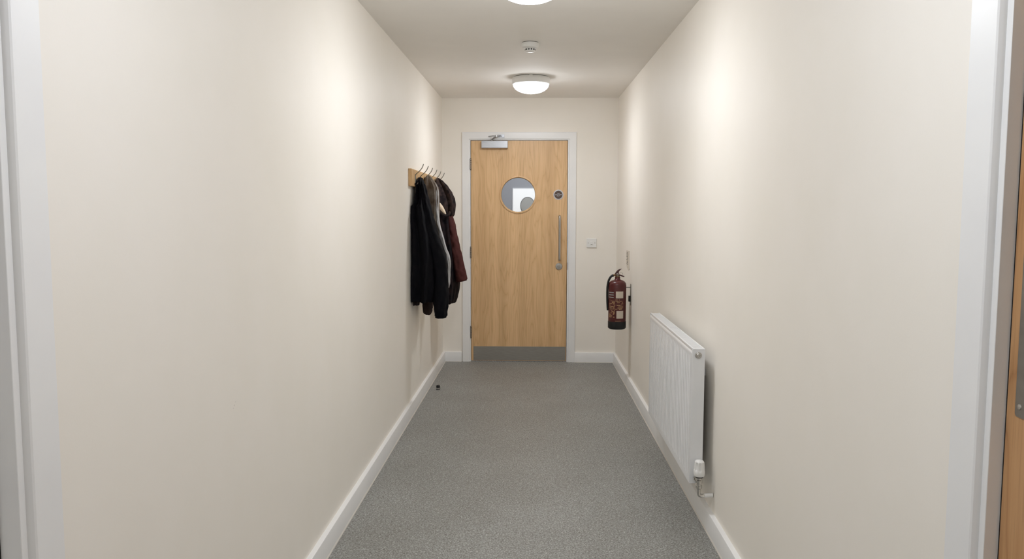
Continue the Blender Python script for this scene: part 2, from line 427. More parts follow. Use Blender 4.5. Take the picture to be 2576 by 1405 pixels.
# round-topped dark-rimmed mirror standing in front of that window
sm = thing('standing_mirror', (-.025, 8.6, 0), 'grey round-topped shape with darker rim seen low through the round door window', 'mirror')
def oval(rx, rz, cz, n=48): return [(-.025 + rx*cos(2*pi*i/n), cz + rz*sin(2*pi*i/n)) for i in range(n)]
bm = bmesh.new(); extrude_poly(bm, oval(.082, .098, 1.46), lambda u, v, w: (u, w, v), 8.59, 8.615)
obj('mirror_frame', bm, new_mat('dark grey frame', (140,140,136), .5), sm, bevel=.003)
bm = bmesh.new(); extrude_poly(bm, oval(.073, .089, 1.46), lambda u, v, w: (u, w, v), 8.586, 8.5895)
obj('mirror_face', bm, new_mat('grey mirror face', (196,196,190), .5), sm)
bm = bmesh.new(); lathe(bm, [(.13, 0), (.13, .012), (.02, .03), (.011, .05), (.011, 1.37)], 32, Matrix.Translation((-.025, 8.602, 0)))
obj('mirror_stand', bm, new_mat('dark stand', (90,90,88), .4), sm)

# ------------------------------------------------------------------ side doors near the camera
def side_door(name, s, o, leaf_kind, label, rec):
    y0, y1 = o; xs = lambda y, u: s*(xw(y) - u)      # u>0 towards the corridor
    root = thing(name, (s*xw(y1), (y0+y1)/2, 0), label, None, None, 'structure')
    aw, at, jt = (.089 if s > 0 else .083), .014, .016
    bm = bmesh.new()
    ya, yb = y1 - .0, y0 + .0
    prof = [(0, 0), (0, .004), (.001, .008), (.0035, at - .002), (.007, at), (aw - .003, at), (aw, at - .003), (aw, 0)]
    path = [((y1, 0), (1, 0)), ((y1, HD - .012), (1, 1)), ((y0, HD - .012), (-1, 1)), ((y0, 0), (-1, 0))]
    rings = [[bm.verts.new((xs(py + dy*u, v), py + dy*u, pz + dz*u)) for u, v in prof] for (py, pz), (dy, dz) in path]
    for a, b in zip(rings, rings[1:]):
        for i in range(len(prof)):
            j = (i+1) % len(prof); bm.faces.new((a[i], a[j], b[j], b[i]))
    bm.faces.new(rings[0]); bm.faces.new(rings[-1][::-1])
    obj('architrave', bm, M['white'], root, angle=25)
    bm = bmesh.new()                                  # lining
    def hx8(ya_, yb_, ua, ub, za, zb): hexa(bm, [(xs(ya_, ua), ya_, za), (xs(ya_, ub), ya_, za), (xs(yb_, ub), yb_, za), (xs(yb_, ua), yb_, za), (xs(ya_, ua), ya_, zb), (xs(ya_, ub), ya_, zb), (xs(yb_, ub), yb_, zb), (xs(yb_, ua), yb_, zb)])
    hx8(y1 - jt, y1 + .001, -T, .001, 0, HD); hx8(y0 - .001, y0 + jt, -T, .001, 0, HD); hx8(y0 + jt, y1 - jt, -T, .001, HD - jt - .012, HD)
    obj('door_lining', bm, M['white'], root, bevel=.0012)
    bm = bmesh.new()                                  # stop, coloured dark for the shaded leaf gap
    hx8(y1 - jt - .014, y1 - jt, -rec - .075, -rec - .045, 0, HD - .025); hx8(y0 + jt, y0 + jt + .014, -rec - .075, -rec - .045, 0, HD - .025)
    obj('door_stop_strip', bm, M['gap'], root, smooth=False)
    bm = bmesh.new(); hx8(y1 - jt - .0033, y1 - jt - .0002, -rec - .040, -rec - .0004, .008, HD - .028); hx8(y0 + jt + .0002, y0 + jt + .0029, -rec - .040, -rec - .0004, .008, HD - .028)
    obj('gap_shade', bm, M['gap'], root, smooth=False)  # dark strip filling the leaf gap, its shade put into the colour
    bm = bmesh.new(); hx8(y0 + jt + .003, y1 - jt - .0032, -rec - .044, -rec, .008, HD - .030)
    lf = obj('door_leaf', bm, leaf_kind, root, bevel=.001)
    return root, lf, hx8
r2, lf2, _ = side_door('door_2', 1, RO, M['oak2'], 'oak door with grey metal plate recessed in white frame at right edge', .0235)
y1 = RO[1] - .016
xf = xw(1.3) + .0235
bm = bmesh.new()
pts = [(1.343, 1.056), (1.343, 1.75), (1.245, 1.75), (1.245, 1.056 + .004)]
pr = []
def rr(y0, y1, z0, z1, r, n=6):
    out = []
    for cy, cz, a0 in ((y1-r, z1-r, 0), (y0+r, z1-r, 90), (y0+r, z0+r, 180), (y1-r, z0+r, 270)):
        for i in range(n+1):
            a = radians(a0 + 90*i/n); out.append((cy + r*cos(a), cz + r*sin(a)))
    return out
extrude_poly(bm, rr(1.25, 1.3345, 1.05, 1.75, .006), lambda u, v, w: (w + .0038*(1.3-u), u, v), xf - .0016, xf)
pp = obj('push_plate', bm, varied('grey metal plate', (128,122,114), (138,132,124), scale=30, rough=.4, metal=.6), lf2)
for sy, sz in ((1.3225, 1.068), (1.262, 1.068), (1.3225, 1.732), (1.262, 1.732)):
    bm = bmesh.new(); lathe(bm, [(.0052, 0), (.0045, .0014), (.002, .0019), (0, .0019)], 16, Matrix.Translation((xf - .0016, sy, sz)) @ Matrix.Rotation(-pi/2, 4, 'Y'))
    obj('screw', bm, M['steel'], pp)
r3, lf3, _ = side_door('door_3', -1, LO, M['white'], 'white framed doorway with pale reveal at left edge', .034)
bm = bmesh.new(); 
ky = LO[1] - .016
hexa(bm, [(-xw(ky)-.031, ky-.0015, 1.012), (-xw(ky)-.027, ky-.0015, 1.012), (-xw(ky)-.027, ky+.001, 1.012), (-xw(ky)-.031, ky+.001, 1.012), (-xw(ky)-.031, ky-.0015, 1.045), (-xw(ky)-.027, ky-.0015, 1.045), (-xw(ky)-.027, ky+.001, 1.045), (-xw(ky)-.031, ky+.001, 1.045)])
obj('latch_keep', bm, new_mat('dark keep', (40,30,28), .5), r3)

# ------------------------------------------------------------------ ceiling lights
def bulkhead(y, label, z=None, lamp='lamp'):
    z = z or hc(y); t = thing('ceiling_light', (.011, y, z), label, 'ceiling light', 'round bulkhead lights along the ceiling')
    Mx = Matrix.Translation((.011, y, z))
    bm = bmesh.new(); lathe(bm, [(.132, 0), (.132, -.006), (0, -.006)], 72, Mx); obj('back_plate', bm, new_mat('shadow gap grey', (120,120,114), .6), t)  # plate's grey puts the shadow gap at the ceiling into colour
    bm = bmesh.new(); lathe(bm, [(.136, -.006), (.142, -.007), (.146, -.012), (.146, -.045), (.143, -.052), (.137, -.056), (.130, -.056), (.130, -.046), (0, -.046)], 96, Mx, cap=False)
    obj('trim_ring', bm, M['plastic'], t, angle=50)
    bm = bmesh.new()
    pr = [(.136, -.055)] + [(.136*cos(a), -.0555 - .068*sin(a)) for a in [pi/2*i/14 for i in range(1, 15)]]
    pr[-1] = (0, -.1235)
    lathe(bm, pr, 96, Mx, cap=False); obj('diffuser', bm, M[lamp], t, angle=80)
    bm = bmesh.new(); box(bm, .011-.012, .011+.012, y-.1475, y-.143, z-.016, z-.004); obj('fixing_clip', bm, M['plastic'], t, bevel=.001)
bulkhead(6.10, 'lit round white ceiling light nearest the far door, beyond the smoke detector')
bulkhead(3.41, 'lit round white ceiling light cut by the top edge of the photo')
bulkhead(1.33, 'added unseen round ceiling light overhead near the doors beside the camera', lamp='lamp_cool')  # added lamp out of view, lights the near walls
bulkhead(-1.55, 'added unseen round ceiling light behind the camera', lamp='lamp_dim')  # added behind the camera as extra light for the near end
bulkhead(7.9, 'added unseen ceiling light in the room beyond the oak door, just behind it', 2.5, 'lamp_cool')  # added out of sight to brighten the room behind the door
bulkhead(9.7, 'added unseen ceiling light in the room beyond the oak door, near its window', 2.5, 'lamp_cool')  # second added lamp, lifts the far walls of that room

# smoke detector
yd = 4.83; z = hc(yd); t = thing('smoke_detector', (.008, yd, z), 'small white round smoke detector with dark slots between the ceiling lights', 'smoke detector')
Mx = Matrix.Translation((.008, yd, z))
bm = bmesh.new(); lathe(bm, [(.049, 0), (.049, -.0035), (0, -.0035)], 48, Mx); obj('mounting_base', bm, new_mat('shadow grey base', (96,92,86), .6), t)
bm = bmesh.new(); lathe(bm, [(.0505, -.0035), (.0515, -.006), (.0515, -.022), (.049, -.029), (.040, -.034), (.031, -.036), (0, -.036)], 64, Mx); obj('housing', bm, M['plastic'], t, angle=40)
bm = bmesh.new(); lathe(bm, [(.030, -.036), (.030, -.040), (.031, -.041), (.031, -.0475), (.028, -.053), (.018, -.0565), (0, -.058)], 48, Mx); ch = obj('sensor_chamber', bm, M['plastic'], t, angle=40)
for i in range(12):
    a = 2*pi*(i+.5)/12
    bm = bmesh.new(); R_ = Matrix.Translation((.008, yd, z)) @ Matrix.Rotation(a, 4, 'Z')
    vs = box(bm, .0295, .0318, -.0048, .0048, -.0470, -.0400)
    bmesh.ops.transform(bm, matrix=R_, verts=bm.verts[:])
    obj('vent_slot', bm, M['black'], ch)

# ------------------------------------------------------------------ switch plate on the end wall
t = thing('wall_switch', (.572, D, 1.069), 'small square white wall switch plate on the end wall right of the oak door', 'light switch')
bm = bmesh.new(); extrude_poly(bm, [(.572 + a, 1.111 + b) for a, b in rr(-.0455, .0455, -.042, .042, .005)], lambda u, v, w: (u, w, v), D - .010, D)
obj('switch_plate', bm, M['plastic'], t, bevel=.002)
bm = bmesh.new(); box(bm, .5605, .5835, D - .0135, D - .010, 1.088, 1.126); rk = obj('rocker', bm, M['plastic'], t, bevel=.001)
bm = bmesh.new(); box(bm, .5635, .5805, D - .0138, D - .0130, 1.096, 1.101); obj('rocker_mark', bm, M['hook'], rk)
for sx in (.541, .603):
    bm = bmesh.new(); lathe(bm, [(.0035, 0), (.0035, .0006), (0, .0006)], 16, Matrix.Translation((sx, D - .010, 1.111)) @ Matrix.Rotation(pi/2, 4, 'X')); obj('screw', bm, M['hook'], t)

# ------------------------------------------------------------------ fire point sign on the right wall
t = thing('wall_sign', (xw(6.4), 6.39, .93), 'small cream sign with dark marks on the right wall above the fire extinguisher', 'sign')
bm = bmesh.new()
outl = [(6.49, 1.082), (6.49, .985), (6.475, .955), (6.44, .94), (6.36, .927), (6.32, .930), (6.30, .945), (6.30, 1.085)]
extrude_poly(bm, outl, lambda u, v, w: (xw(u) - w, u, v), 0, .003)
obj('sign_panel', bm, new_mat('cream sign', (216,208,194), .5), t, bevel=.0008)
bm = bmesh.new(); random.seed(9)
for i in range(9):
    zc = 1.070 - i*.0117
    yy = 6.475
    while yy > 6.40:
        w_ = random.uniform(.016, .034)
        if random.random() < .8: extrude_poly(bm, [(yy, zc), (yy - w_*.8, zc), (yy - w_*.8, zc - .0075), (yy, zc - .0075)], lambda u, v, w: (xw(u) - w, u, v), .003, .0034)
        yy -= w_
obj('sign_marks', bm, new_mat('dark sign print', (92,90,84), .5), t, smooth=False)

# ------------------------------------------------------------------ fire extinguisher
EX, EY, EZ = .7005, 6.20, .473
t = thing('fire_extinguisher', (EX, EY, EZ), 'dark red fire extinguisher with black base hung low on the right wall', 'fire extinguisher')
r = .0695; Mx = Matrix.Translation((EX, EY, 0))
M['red'] = new_mat('dark red enamel', (82,31,30), .32)
bm = bmesh.new(); lathe(bm, [(0, .53), (r - .001, .53), (r, .533), (r, .822), (r - .003, .836), (r - .012, .849), (r - .028, .858), (.026, .863), (.021, .868), (.021, .884), (0, .884)], 64, Mx); obj('cylinder', bm, M['red'], t, angle=50)
bm = bmesh.new(); lathe(bm, [(r - .012, EZ), (r - .003, EZ + .004), (r + .0015, EZ + .012), (r + .0015, .534), (r - .002, .536), (0, .536)], 64, Mx); obj('base_skirt', bm, M['black'], t, angle=50)
M['brass'] = new_mat('dull brass', (150,126,96), .35, .9)
bm = bmesh.new(); lathe(bm, [(.016, .884), (.018, .886), (.018, .894), (.013, .897), (.013, .912), (.010, .915), (0, .915)], 32, Mx)
tube(bm, [(EX - .008, EY - .002, .903), (EX - .036, EY - .006, .898)], .008, 14, 0)
vb = obj('valve', bm, M['brass'], t, angle=40)
bm = bmesh.new(); lathe(bm, [(.011, 0), (.011, .009), (.009, .011), (0, .011)], 24, Matrix.Translation((EX - .001, EY - .012, .904)) @ Matrix.Rotation(pi/2, 4, 'X')); obj('pressure_gauge', bm, M['hinge'], vb)
M['levr'] = new_mat('dark red lever', (66,30,32), .45)
bm = bmesh.new(); extrude_poly(bm, [(EX-.022, .908), (EX-.014, .922), (EX-.003, .936), (EX+.012, .946), (EX+.033, .950), (EX+.024, .943), (EX+.014, .934), (EX+.008, .923), (EX+.012, .906), (EX+.004, .900), (EX-.014, .902)], lambda u, v, w: (u, w, v), EY - .011, EY + .011)
obj('squeeze_lever', bm, M['levr'], t, bevel=.0015)
bm = bmesh.new(); extrude_poly(bm, [(EX+.006, .909), (EX+.052, .892), (EX+.054, .886), (EX+.047, .884), (EX+.006, .899)], lambda u, v, w: (u, w, v), EY - .010, EY + .010)
obj('carry_handle', bm, M['levr'], t, bevel=.0012)
bm = bmesh.new(); tube(bm, [(EX+.012, EY-.012, .914), (EX+.025, EY-.016, .921), (EX+.036, EY-.016, .916), (EX+.038, EY-.014, .905)], .0015, 8, 5); obj('safety_pin', bm, M['steel'], t)
bm = bmesh.new(); tube(bm, [(EX-.034, EY-.006, .898), (EX-.052, EY-.008, .888), (EX-.069, EY-.008, .858), (EX-.0775, EY-.006, .815), (EX-.0795, EY-.004, .77), (EX-.0785, EY, .71), (EX-.076, EY+.002, .66), (EX-.073, EY+.003, .620)], lambda u: .0088 if u > .08 else .0105, 14, 6); obj('hose', bm, M['black'], t, angle=60)
def cyl_patch(bm, u0, u1, z0, z1, e=.0005, n=8):
    """patch on the shell between horizontal offsets u0..u1 (metres from the axis, seen from the corridor)"""
    A = [math.asin(max(-.995, min(.995, (u0 + (u1-u0)*i/n)/r))) for i in range(n+1)]
    lo = [bm.verts.new((EX + (r+e)*sin(a), EY - (r+e)*cos(a), z0)) for a in A]; hi = [bm.verts.new((EX + (r+e)*sin(a), EY - (r+e)*cos(a), z1)) for a in A]
    for i in range(n): bm.faces.new((lo[i], lo[i+1], hi[i+1], hi[i]))
lab = M['cream'] = new_mat('off-white label', (206,194,180), .5)
bm = bmesh.new(); cyl_patch(bm, -.018, .040, .722, .776); o = obj('upper_label', bm, lab, t); o['label'] = 'white square label'
bm = bmesh.new(); cyl_patch(bm, -.012, .042, .562, .622); o = obj('lower_label', bm, lab, t); o['label'] = 'white square label'
bm = bmesh.new(); random.seed(12)
for i in range(3): cyl_patch(bm, -.066, -.034, .762 - i*.019, .770 - i*.019)
obj('left_stripes', bm, new_mat('grey print', (150,148,146), .5), t)
M['tan'] = new_mat('tan print', (178,140,102), .5)
bm = bmesh.new()
zc = .702
while zc > .57:
    u = -.064
    while u < -.026:
        w_ = random.uniform(.004, .012)
        if random.random() < .62: cyl_patch(bm, u, min(u + w_, -.024), zc - random.uniform(.003, .008), zc, n=3)
        u += w_ + .001
    zc -= .0105
o = obj('left_print', bm, M['tan'], t)
bm = bmesh.new()
zc = .712
while zc > .635:
    u = -.020
    while u < .038:
        w_ = random.uniform(.004, .016)
        if random.random() < .6: cyl_patch(bm, u, min(u + w_, .04), zc - random.uniform(.003, .007), zc, n=3)
        u += w_ + .0015
    zc -= .0105
o = obj('right_print', bm, M['tan'], t)
bm = bmesh.new()
for i in range(14):
    u = -.022 + i*.0032
    cyl_patch(bm, u, u + .0022, .5405, .5445, n=1)
obj('base_print', bm, M['tan'], t)
bm = bmesh.new()                                     # bracket on the wall
xb = xw(EY) - .0
extrude_poly(bm, [(EY + a, z_) for a, z_ in rr(-.018, .018, .66, .83, .008)], lambda u, v, w: (xw(u) - w, u, v), 0, .0035)
box(bm, xb - .0372, xb - .002, EY - .010, EY + .010, .800, .805)
obj('wall_bracket', bm, M['hook'], t, bevel=.001)
bm = bmesh.new(); box(bm, xb - .018, xb - .0035, EY - .014, EY + .014, .690, .735)
obj('bracket_rest', bm, M['black'], t, bevel=.002)

# ------------------------------------------------------------------ radiator
XF, XBK, Y0, Y1, Z0, Z1 = .720, .774, 3.38, 4.60, .207, .805
t = thing('radiator', (.75, (Y0+Y1)/2, Z0), 'white fluted panel radiator fixed to the right wall above the skirting', 'radiator')
bm = bmesh.new()
def fx(y, z):
    def sm(a, b, v): v = max(0, min(1, (v-a)/(b-a))); return v*v*(3-2*v)
    m = sm(.232, .246, z)*(1 - sm(.762, .776, z))*sm(Y0+.045, Y0+.055, y)*(1 - sm(Y1-.055, Y1-.045, y))
    ph = (y - Y0 - .05)/.0373*2*pi
    g = max(0, cos(ph) - .35)/.65
    d = .0050*m*(g**.8)
    top = .010*sm(.780, .800, z)**2
    return XF + d + top
ys = [Y0 + (Y1-Y0)*i/360 for i in range(361)]
zs = [Z0, .212, .22, .228, .232, .235, .239, .243, .247, .255] + [.255 + (.755-.255)*i/10 for i in range(1, 11)] + [.762, .765, .769, .773, .776, .780, .785, .790, .795, .799]
grid = [[bm.verts.new((fx(y, z), y, z)) for y in ys] for z in zs]
for a, b in zip(grid, grid[1:]):
    for i in range(360): bm.faces.new((a[i], a[i+1], b[i+1], b[i]))
back = [[bm.verts.new((XF + .013, y, z)) for y in (Y0, Y1)] for z in (Z0, .799)]
bm.faces.new((back[0][0], back[1][0], back[1][1], back[0][1]))
obj('front_panel', bm, M['radiator'], t, angle=50)
bm = bmesh.new()
hexa(bm, [(XBK-.012, Y0+.002, Z0), (XBK, Y0+.002, Z0), (XBK, Y1-.002, Z0), (XBK-.012, Y1-.002, Z0), (XBK-.012, Y0+.002, .795), (XBK, Y0+.002, .795), (XBK, Y1-.002, .795), (XBK-.012, Y1-.002, .795)])
for i in range(48):
    yy = Y0 + .03 + i*.0245; box(bm, XF + .014, XBK - .013, yy, yy + .002, Z0 + .03, .77)
obj('back_panel', bm, M['radiator'], t, smooth=False)
bm = bmesh.new(); box(bm, XF - .0004, XBK + .001, Y0 - .001, Y0 + .002, Z0 + .002, Z1 - .002); box(bm, XF + .004, XBK + .001, Y0 - .001, Y0 + .012, Z1 - .004, Z1)
obj('side_panel', bm, M['radiator'], t, bevel=.0008)
bm = bmesh.new(); box(bm, XF + .001, XBK + .001, Y1 - .002, Y1 + .001, Z0 + .004, Z1 - .002)
obj('side_panel', bm, M['radiator'], t, bevel=.0015)
bm = bmesh.new()
box(bm, XF + .002, XF + .009, Y0 + .012, Y1, Z1 - .006, Z1 + .001); box(bm, XBK - .006, XBK + .001, Y0 + .012, Y1, Z1 - .006, Z1 + .001)
nb = 78; st = (Y1 - Y0 - .014)/nb
for i in range(nb):
    yy = Y0 + .013 + i*st; w_ = .0115 if i != nb//2 else .006
    box(bm, XF + .009, XBK - .006, yy, yy + w_, Z1 - .0045, Z1 - .0015)
obj('top_grille', bm, M['radiator'], t, smooth=False)
PM = Matrix.Translation((.7465, Y0 - .001, .778)) @ Matrix.Rotation(pi/2, 4, 'X')
bm = bmesh.new(); lathe(bm, [(.0145, 0), (.0145, .004), (.0125, .006), (.0095, .006), (.0095, .010), (.008, .012), (.0045, .012), (.0045, .009), (0, .009)], 32, PM)
obj('bleed_plug', bm, M['steel'], t, angle=30)
for yy in (Y0 + .17, Y1 - .17):
    bm = bmesh.new(); box(bm, XBK + .001, XBK + .011, yy - .015, yy + .015, .225, .705)
    wb = obj('wall_bracket', bm, new_mat('dark brown bracket', (58,48,44), .6), t, bevel=.001)
    bm = bmesh.new(); box(bm, XBK + .001, XBK + .017, yy - .02, yy - .013, .640, .700)
    obj('bracket_clip', bm, M['black'], wb, bevel=.001)
    bm = bmesh.new(); box(bm, XBK + .0105, xw(yy + .015) - .001, yy - .010, yy + .010, .655, .685)
    obj('bracket_arm', bm, M['radiator'], wb, bevel=.001)
# thermostatic valve, elbow and tail pipe into the wall
vx, vy = .7545, 3.345
bm = bmesh.new()
Mv = Matrix.Translation((vx, vy, 0))
lathe(bm, [(.0135, .250), (.0115, .247), (.0115, .238), (.0140, .236), (.0140, .224), (.0105, .221), (.0105, .214), (.0135, .212), (.0135, .201), (.0105, .198), (.0075, .194), (.0075, .188)], 24, Mv)
tube(bm, [(vx, vy - .002, .228), (vx - .004, vy + .02, .232), (vx - .008, Y0 + .004, .236)], .0105, 16, 3)
lathe(bm, [(.014, 0), (.014, .012)], 6, Matrix.Translation((vx - .007, Y0 - .016, .2355)) @ Matrix.Rotation(-pi/2, 4, 'X'))
tube(bm, [(vx, vy, .196), (vx, vy, .178), (vx + .003, vy, .169), (vx + .012, vy, .1655), (vx + .026, vy, .167)], .0078, 14, 5)
vb = obj('radiator_valve', bm, M['chrome'], t, angle=40)
bm = bmesh.new(); tube(bm, [(vx + .023, vy, .1665), (vx + .045, vy + .003, .1675), (xw(vy) - .0015, vy + .002, .1685)], .0093, 16, 3); obj('pipe_sleeve', bm, M['plastic'], vb)
bm = bmesh.new(); lathe(bm, [(0, .251), (.0170, .251), (.0175, .249), (.0175, .2565)], 32, Mv, cap=False); obj('valve_collar', bm, M['black'], vb)
bm = bmesh.new()                                     # fluted head
seg = 96
pf = [(.0215, .2545, 0), (.0235, .258, 0), (.0242, .270, 0), (.0240, .280, 0), (.0232, .283, .5), (.0228, .287, 1), (.0222, .300, 1), (.0212, .312, 1), (.0208, .315, .5), (.0200, .318, 0), (.016, .3225, 0), (.009, .325, 0), (0, .326, 0)]
rings = []
for rr_, z_, fl in pf:
    if rr_ == 0: rings.append([bm.verts.new((vx, vy, z_))]); continue
    rg = []
    for i in range(seg):
        a = 2*pi*i/seg; g = max(0, cos(8*a) + .2)/1.2
        q = rr_ - .0035*fl*min(1, g*2.2); rg.append(bm.verts.new((vx + q*cos(a), vy + q*sin(a), z_)))
    rings.append(rg)
bm.faces.new(rings[0][::-1])
for a, b in zip(rings, rings[1:]):
    for i in range(seg):
        j = (i+1) % seg
        if len(b) == 1: bm.faces.new((a[i], a[j], b[0]))
        else: bm.faces.new((a[i], a[j], b[j], b[i]))
obj('valve_head', bm, M['plastic'], vb, angle=40)

# ------------------------------------------------------------------ door stop on the floor
t = thing('door_stop', (-.711, 6.08, 0), 'small round steel door stop with black rubber on the floor beside the left skirting', 'door stop')
Mx = Matrix.Translation((-.711, 6.08, 0))
bm = bmesh.new(); lathe(bm, [(.0150, 0), (.0155, .002), (.0135, .005), (.0125, .012)], 32, Mx); obj('rubber_foot', bm, M['black'], t)
bm = bmesh.new(); lathe(bm, [(.0135, .004), (.0145, .006), (.0145, .013), (.0135, .015)], 32, Mx); obj('steel_band', bm, M['steel'], t, angle=60)
bm = bmesh.new(); lathe(bm, [(.0145, .014), (.0152, .017), (.0148, .028), (.011, .033), (0, .034)], 32, Mx); obj('rubber_top', bm, M['black'], t)

# ------------------------------------------------------------------ coat rack
HY = [5.462, 5.705, 5.945, 6.205, 6.465, 6.71]
BT, BB = 1.684, 1.567
t = thing('coat_rack', (-xw(6.1), 6.09, BB), 'pale oak board with six steel hooks on the left wall carrying coats', 'coat rack')
bm = bmesh.new()
extrude_poly(bm, [(0, BB), (.020, BB), (.022, BB + .002), (.022, BT - .002), (.020, BT), (0, BT)], lambda u, v, w: (-xw(w) + u, w, v), 5.31, 6.86)
obj('back_board', bm, M['oak_board'], t, bevel=.001, origin=(-.8, 5.31, BB))
for y in HY:
    xb = -xw(y) + .022
    bm = bmesh.new()
    tube(bm, [(xb + .0005, y, 1.585), (xb + .004, y, 1.60), (xb + .004, y, 1.625), (xb + .003, y, 1.644), (xb + .010, y, 1.655), (xb + .030, y, 1.6725), (xb + .047, y, 1.692), (xb + .056, y, 1.710), (xb + .060, y, 1.722)], .0031, 10, 6)
    tube(bm, [(xb + .003, y, 1.604), (xb + .004, y, 1.592), (xb + .010, y, 1.584), (xb + .017, y, 1.587), (xb + .021, y, 1.596)], .0030, 10, 6)
    box(bm, xb - .0005, xb + .003, y - .007, y + .007, 1.595, 1.650)
    for sz in (1.602, 1.643): lathe(bm, [(.0035, 0), (.0025, .0015), (0, .0015)], 10, Matrix.Translation((xb + .003, y - .0, sz)) @ Matrix.Rotation(pi/2, 4, 'Y'))
    obj('coat_hook', bm, M['hook'], t, angle=60)

# ------------------------------------------------------------------ coats
def interp(rows, z):
    """rows sorted by falling z: (z, v1, v2, ...)"""
    if z >= rows[0][0]: return rows[0][1:]
    for a, b in zip(rows, rows[1:]):
        if a[0] >= z >= b[0]:
            t_ = (a[0]-z)/max(1e-9, a[0]-b[0]); t_ = t_*t_*(3-2*t_)*.4 + t_*.6
            return tuple(p + (q-p)*t_ for p, q in zip(a[1:], b[1:]))
    return rows[-1][1:]

def cloth(bm, rows, nz=90, seg=112, folds=(), amp=.012, ex=2.6, seed=0, hem=.006, open_bottom=True, xmin=None, thick=.004, wr=.004):
    """hanging cloth shell; rows (z, x_left, x_right, y_near, y_far). folds: (angle, width, depth, drift)"""
    ztop, zbot = rows[0][0], rows[-1][0]; rings = []
    for k in range(nz + 1):
        t_ = k/nz; z = ztop + (zbot - ztop)*t_
        xl, xr, yn, yf = interp(rows, z)
        cx, cy, rx, ry = (xl+xr)/2, (yn+yf)/2, (xr-xl)/2, (yf-yn)/2
        rg = []
        for i in range(seg):
            a = 2*pi*i/seg
            c, s_ = cos(a), sin(a)
            ux = math.copysign(abs(c)**(2/ex), c); uy = math.copysign(abs(s_)**(2/ex), s_)
            d = 0
            for fa, fw, fd, dr in folds:
                da = (a - fa - dr*(t_) + pi) % (2*pi) - pi
                d += fd*math.exp(-(da/fw)**2)
            d *= min(1, .35 + t_*2.2)
            d += amp*noise.noise(Vector((c*2.2 + seed, s_*2.2, z*1.6 + seed)))*min(1, .3 + t_*2)
            d += wr*noise.noise(Vector((c*7 + seed*3, s_*7, z*9)))
            k2 = 1 + d/max(.03, min(rx, ry))*1.0
            k2 = max(.55, min(1.5, k2))
            x = cx + rx*ux*k2; y = cy + ry*uy*k2
            zz = z + (hem*noise.noise(Vector((c*1.5 + seed, s_*1.5, 3.3)))*2 if t_ > .9 else 0)*(t_-.9)/.1
            lim = -xw(y) + (.027 if z > 1.558 else .004)
            if x < lim: x = lim + .002*(noise.noise(Vector((y*9, z*5, seed))))**2
            rg.append(bm.verts.new((x, y, zz)))
        rings.append(rg)
    for a, b in zip(rings, rings[1:]):
        for i in range(seg):
            j = (i+1) % seg; bm.faces.new((a[i], a[j], b[j], b[i]))
    tc = bm.verts.new(sum((v.co for v in rings[0]), Vector())/seg + Vector((0, 0, .004)))
    for i in range(seg): bm.faces.new((rings[0][(i+1) % seg], rings[0][i], tc))
    if open_bottom:                      # turn the hem inwards and close well up inside
        c0 = sum((v.co for v in rings[-1]), Vector())/seg
        inner = [bm.verts.new(c0 + (v.co - c0)*.90 + Vector((0, 0, .0))) for v in rings[-1]]
        up = [bm.verts.new(v.co + Vector((0, 0, .06)) + (c0 - v.co)*.08) for v in inner]
        for i in range(seg):
            j = (i+1) % seg
            bm.faces.new((rings[-1][i], rings[-1][j], inner[j], inner[i])); bm.faces.new((inner[i], inner[j], up[j], up[i]))
        bm.faces.new(up)
    else: bm.faces.new(rings[-1])

def sleeve(bm, path, seg=40, seed=0, amp=.006, flat=(1, 1), n=10, wr=.004, cuff=True):
    """path of (x, y, z, rx, ry): tapered sleeve with wrinkles"""
    P = catmull([p[:3] for p in path], n)
    Rr = catmull([(p[3], p[4], 0) for p in path], n)
    m = len(P); rings = []
    for k, (p, q) in enumerate(zip(P, Rr)):
        t_ = k/(m-1)
        tan = (P[min(k+1, m-1)] - P[max(k-1, 0)]).normalized()
        ax = Vector((0, 1, 0)).cross(tan).normalized(); ay = tan.cross(ax).normalized()
        rg = []
        for i in range(seg):
            a = 2*pi*i/seg; c, s_ = cos(a), sin(a)
            d = 1 + (amp*noise.noise(Vector((c*1.5 + seed, s_*1.5, p.z*3))) + wr*noise.noise(Vector((c*2.5, s_*2.5 + seed, p.z*26))))/max(.015, min(q.x, q.y))
            if cuff and t_ > .93: d *= .90
            v = p + ax*(q.x*c*d) + ay*(q.y*s_*d)
            if v.x < -xw(v.y) + .004: v.x = -xw(v.y) + .004
            rg.append(bm.verts.new(v))
        rings.append(rg)
    for a, b in zip(rings, rings[1:]):
        for i in range(seg):
            j = (i+1) % seg; bm.faces.new((a[i], a[j], b[j], b[i]))
    bm.faces.new(rings[0][::-1])
    c0 = sum((v.co for v in rings[-1]), Vector())/seg
    inner = [bm.verts.new(c0 + (v.co - c0)*.82) for v in rings[-1]]; tv = (P[-2] - P[-1]).normalized()*.03
    up = [bm.verts.new(v.co + tv) for v in inner]
    for i in range(seg):
        j = (i+1) % seg
        bm.faces.new((rings[-1][i], rings[-1][j], inner[j], inner[i])); bm.faces.new((inner[i], inner[j], up[j], up[i]))
    bm.faces.new(up)

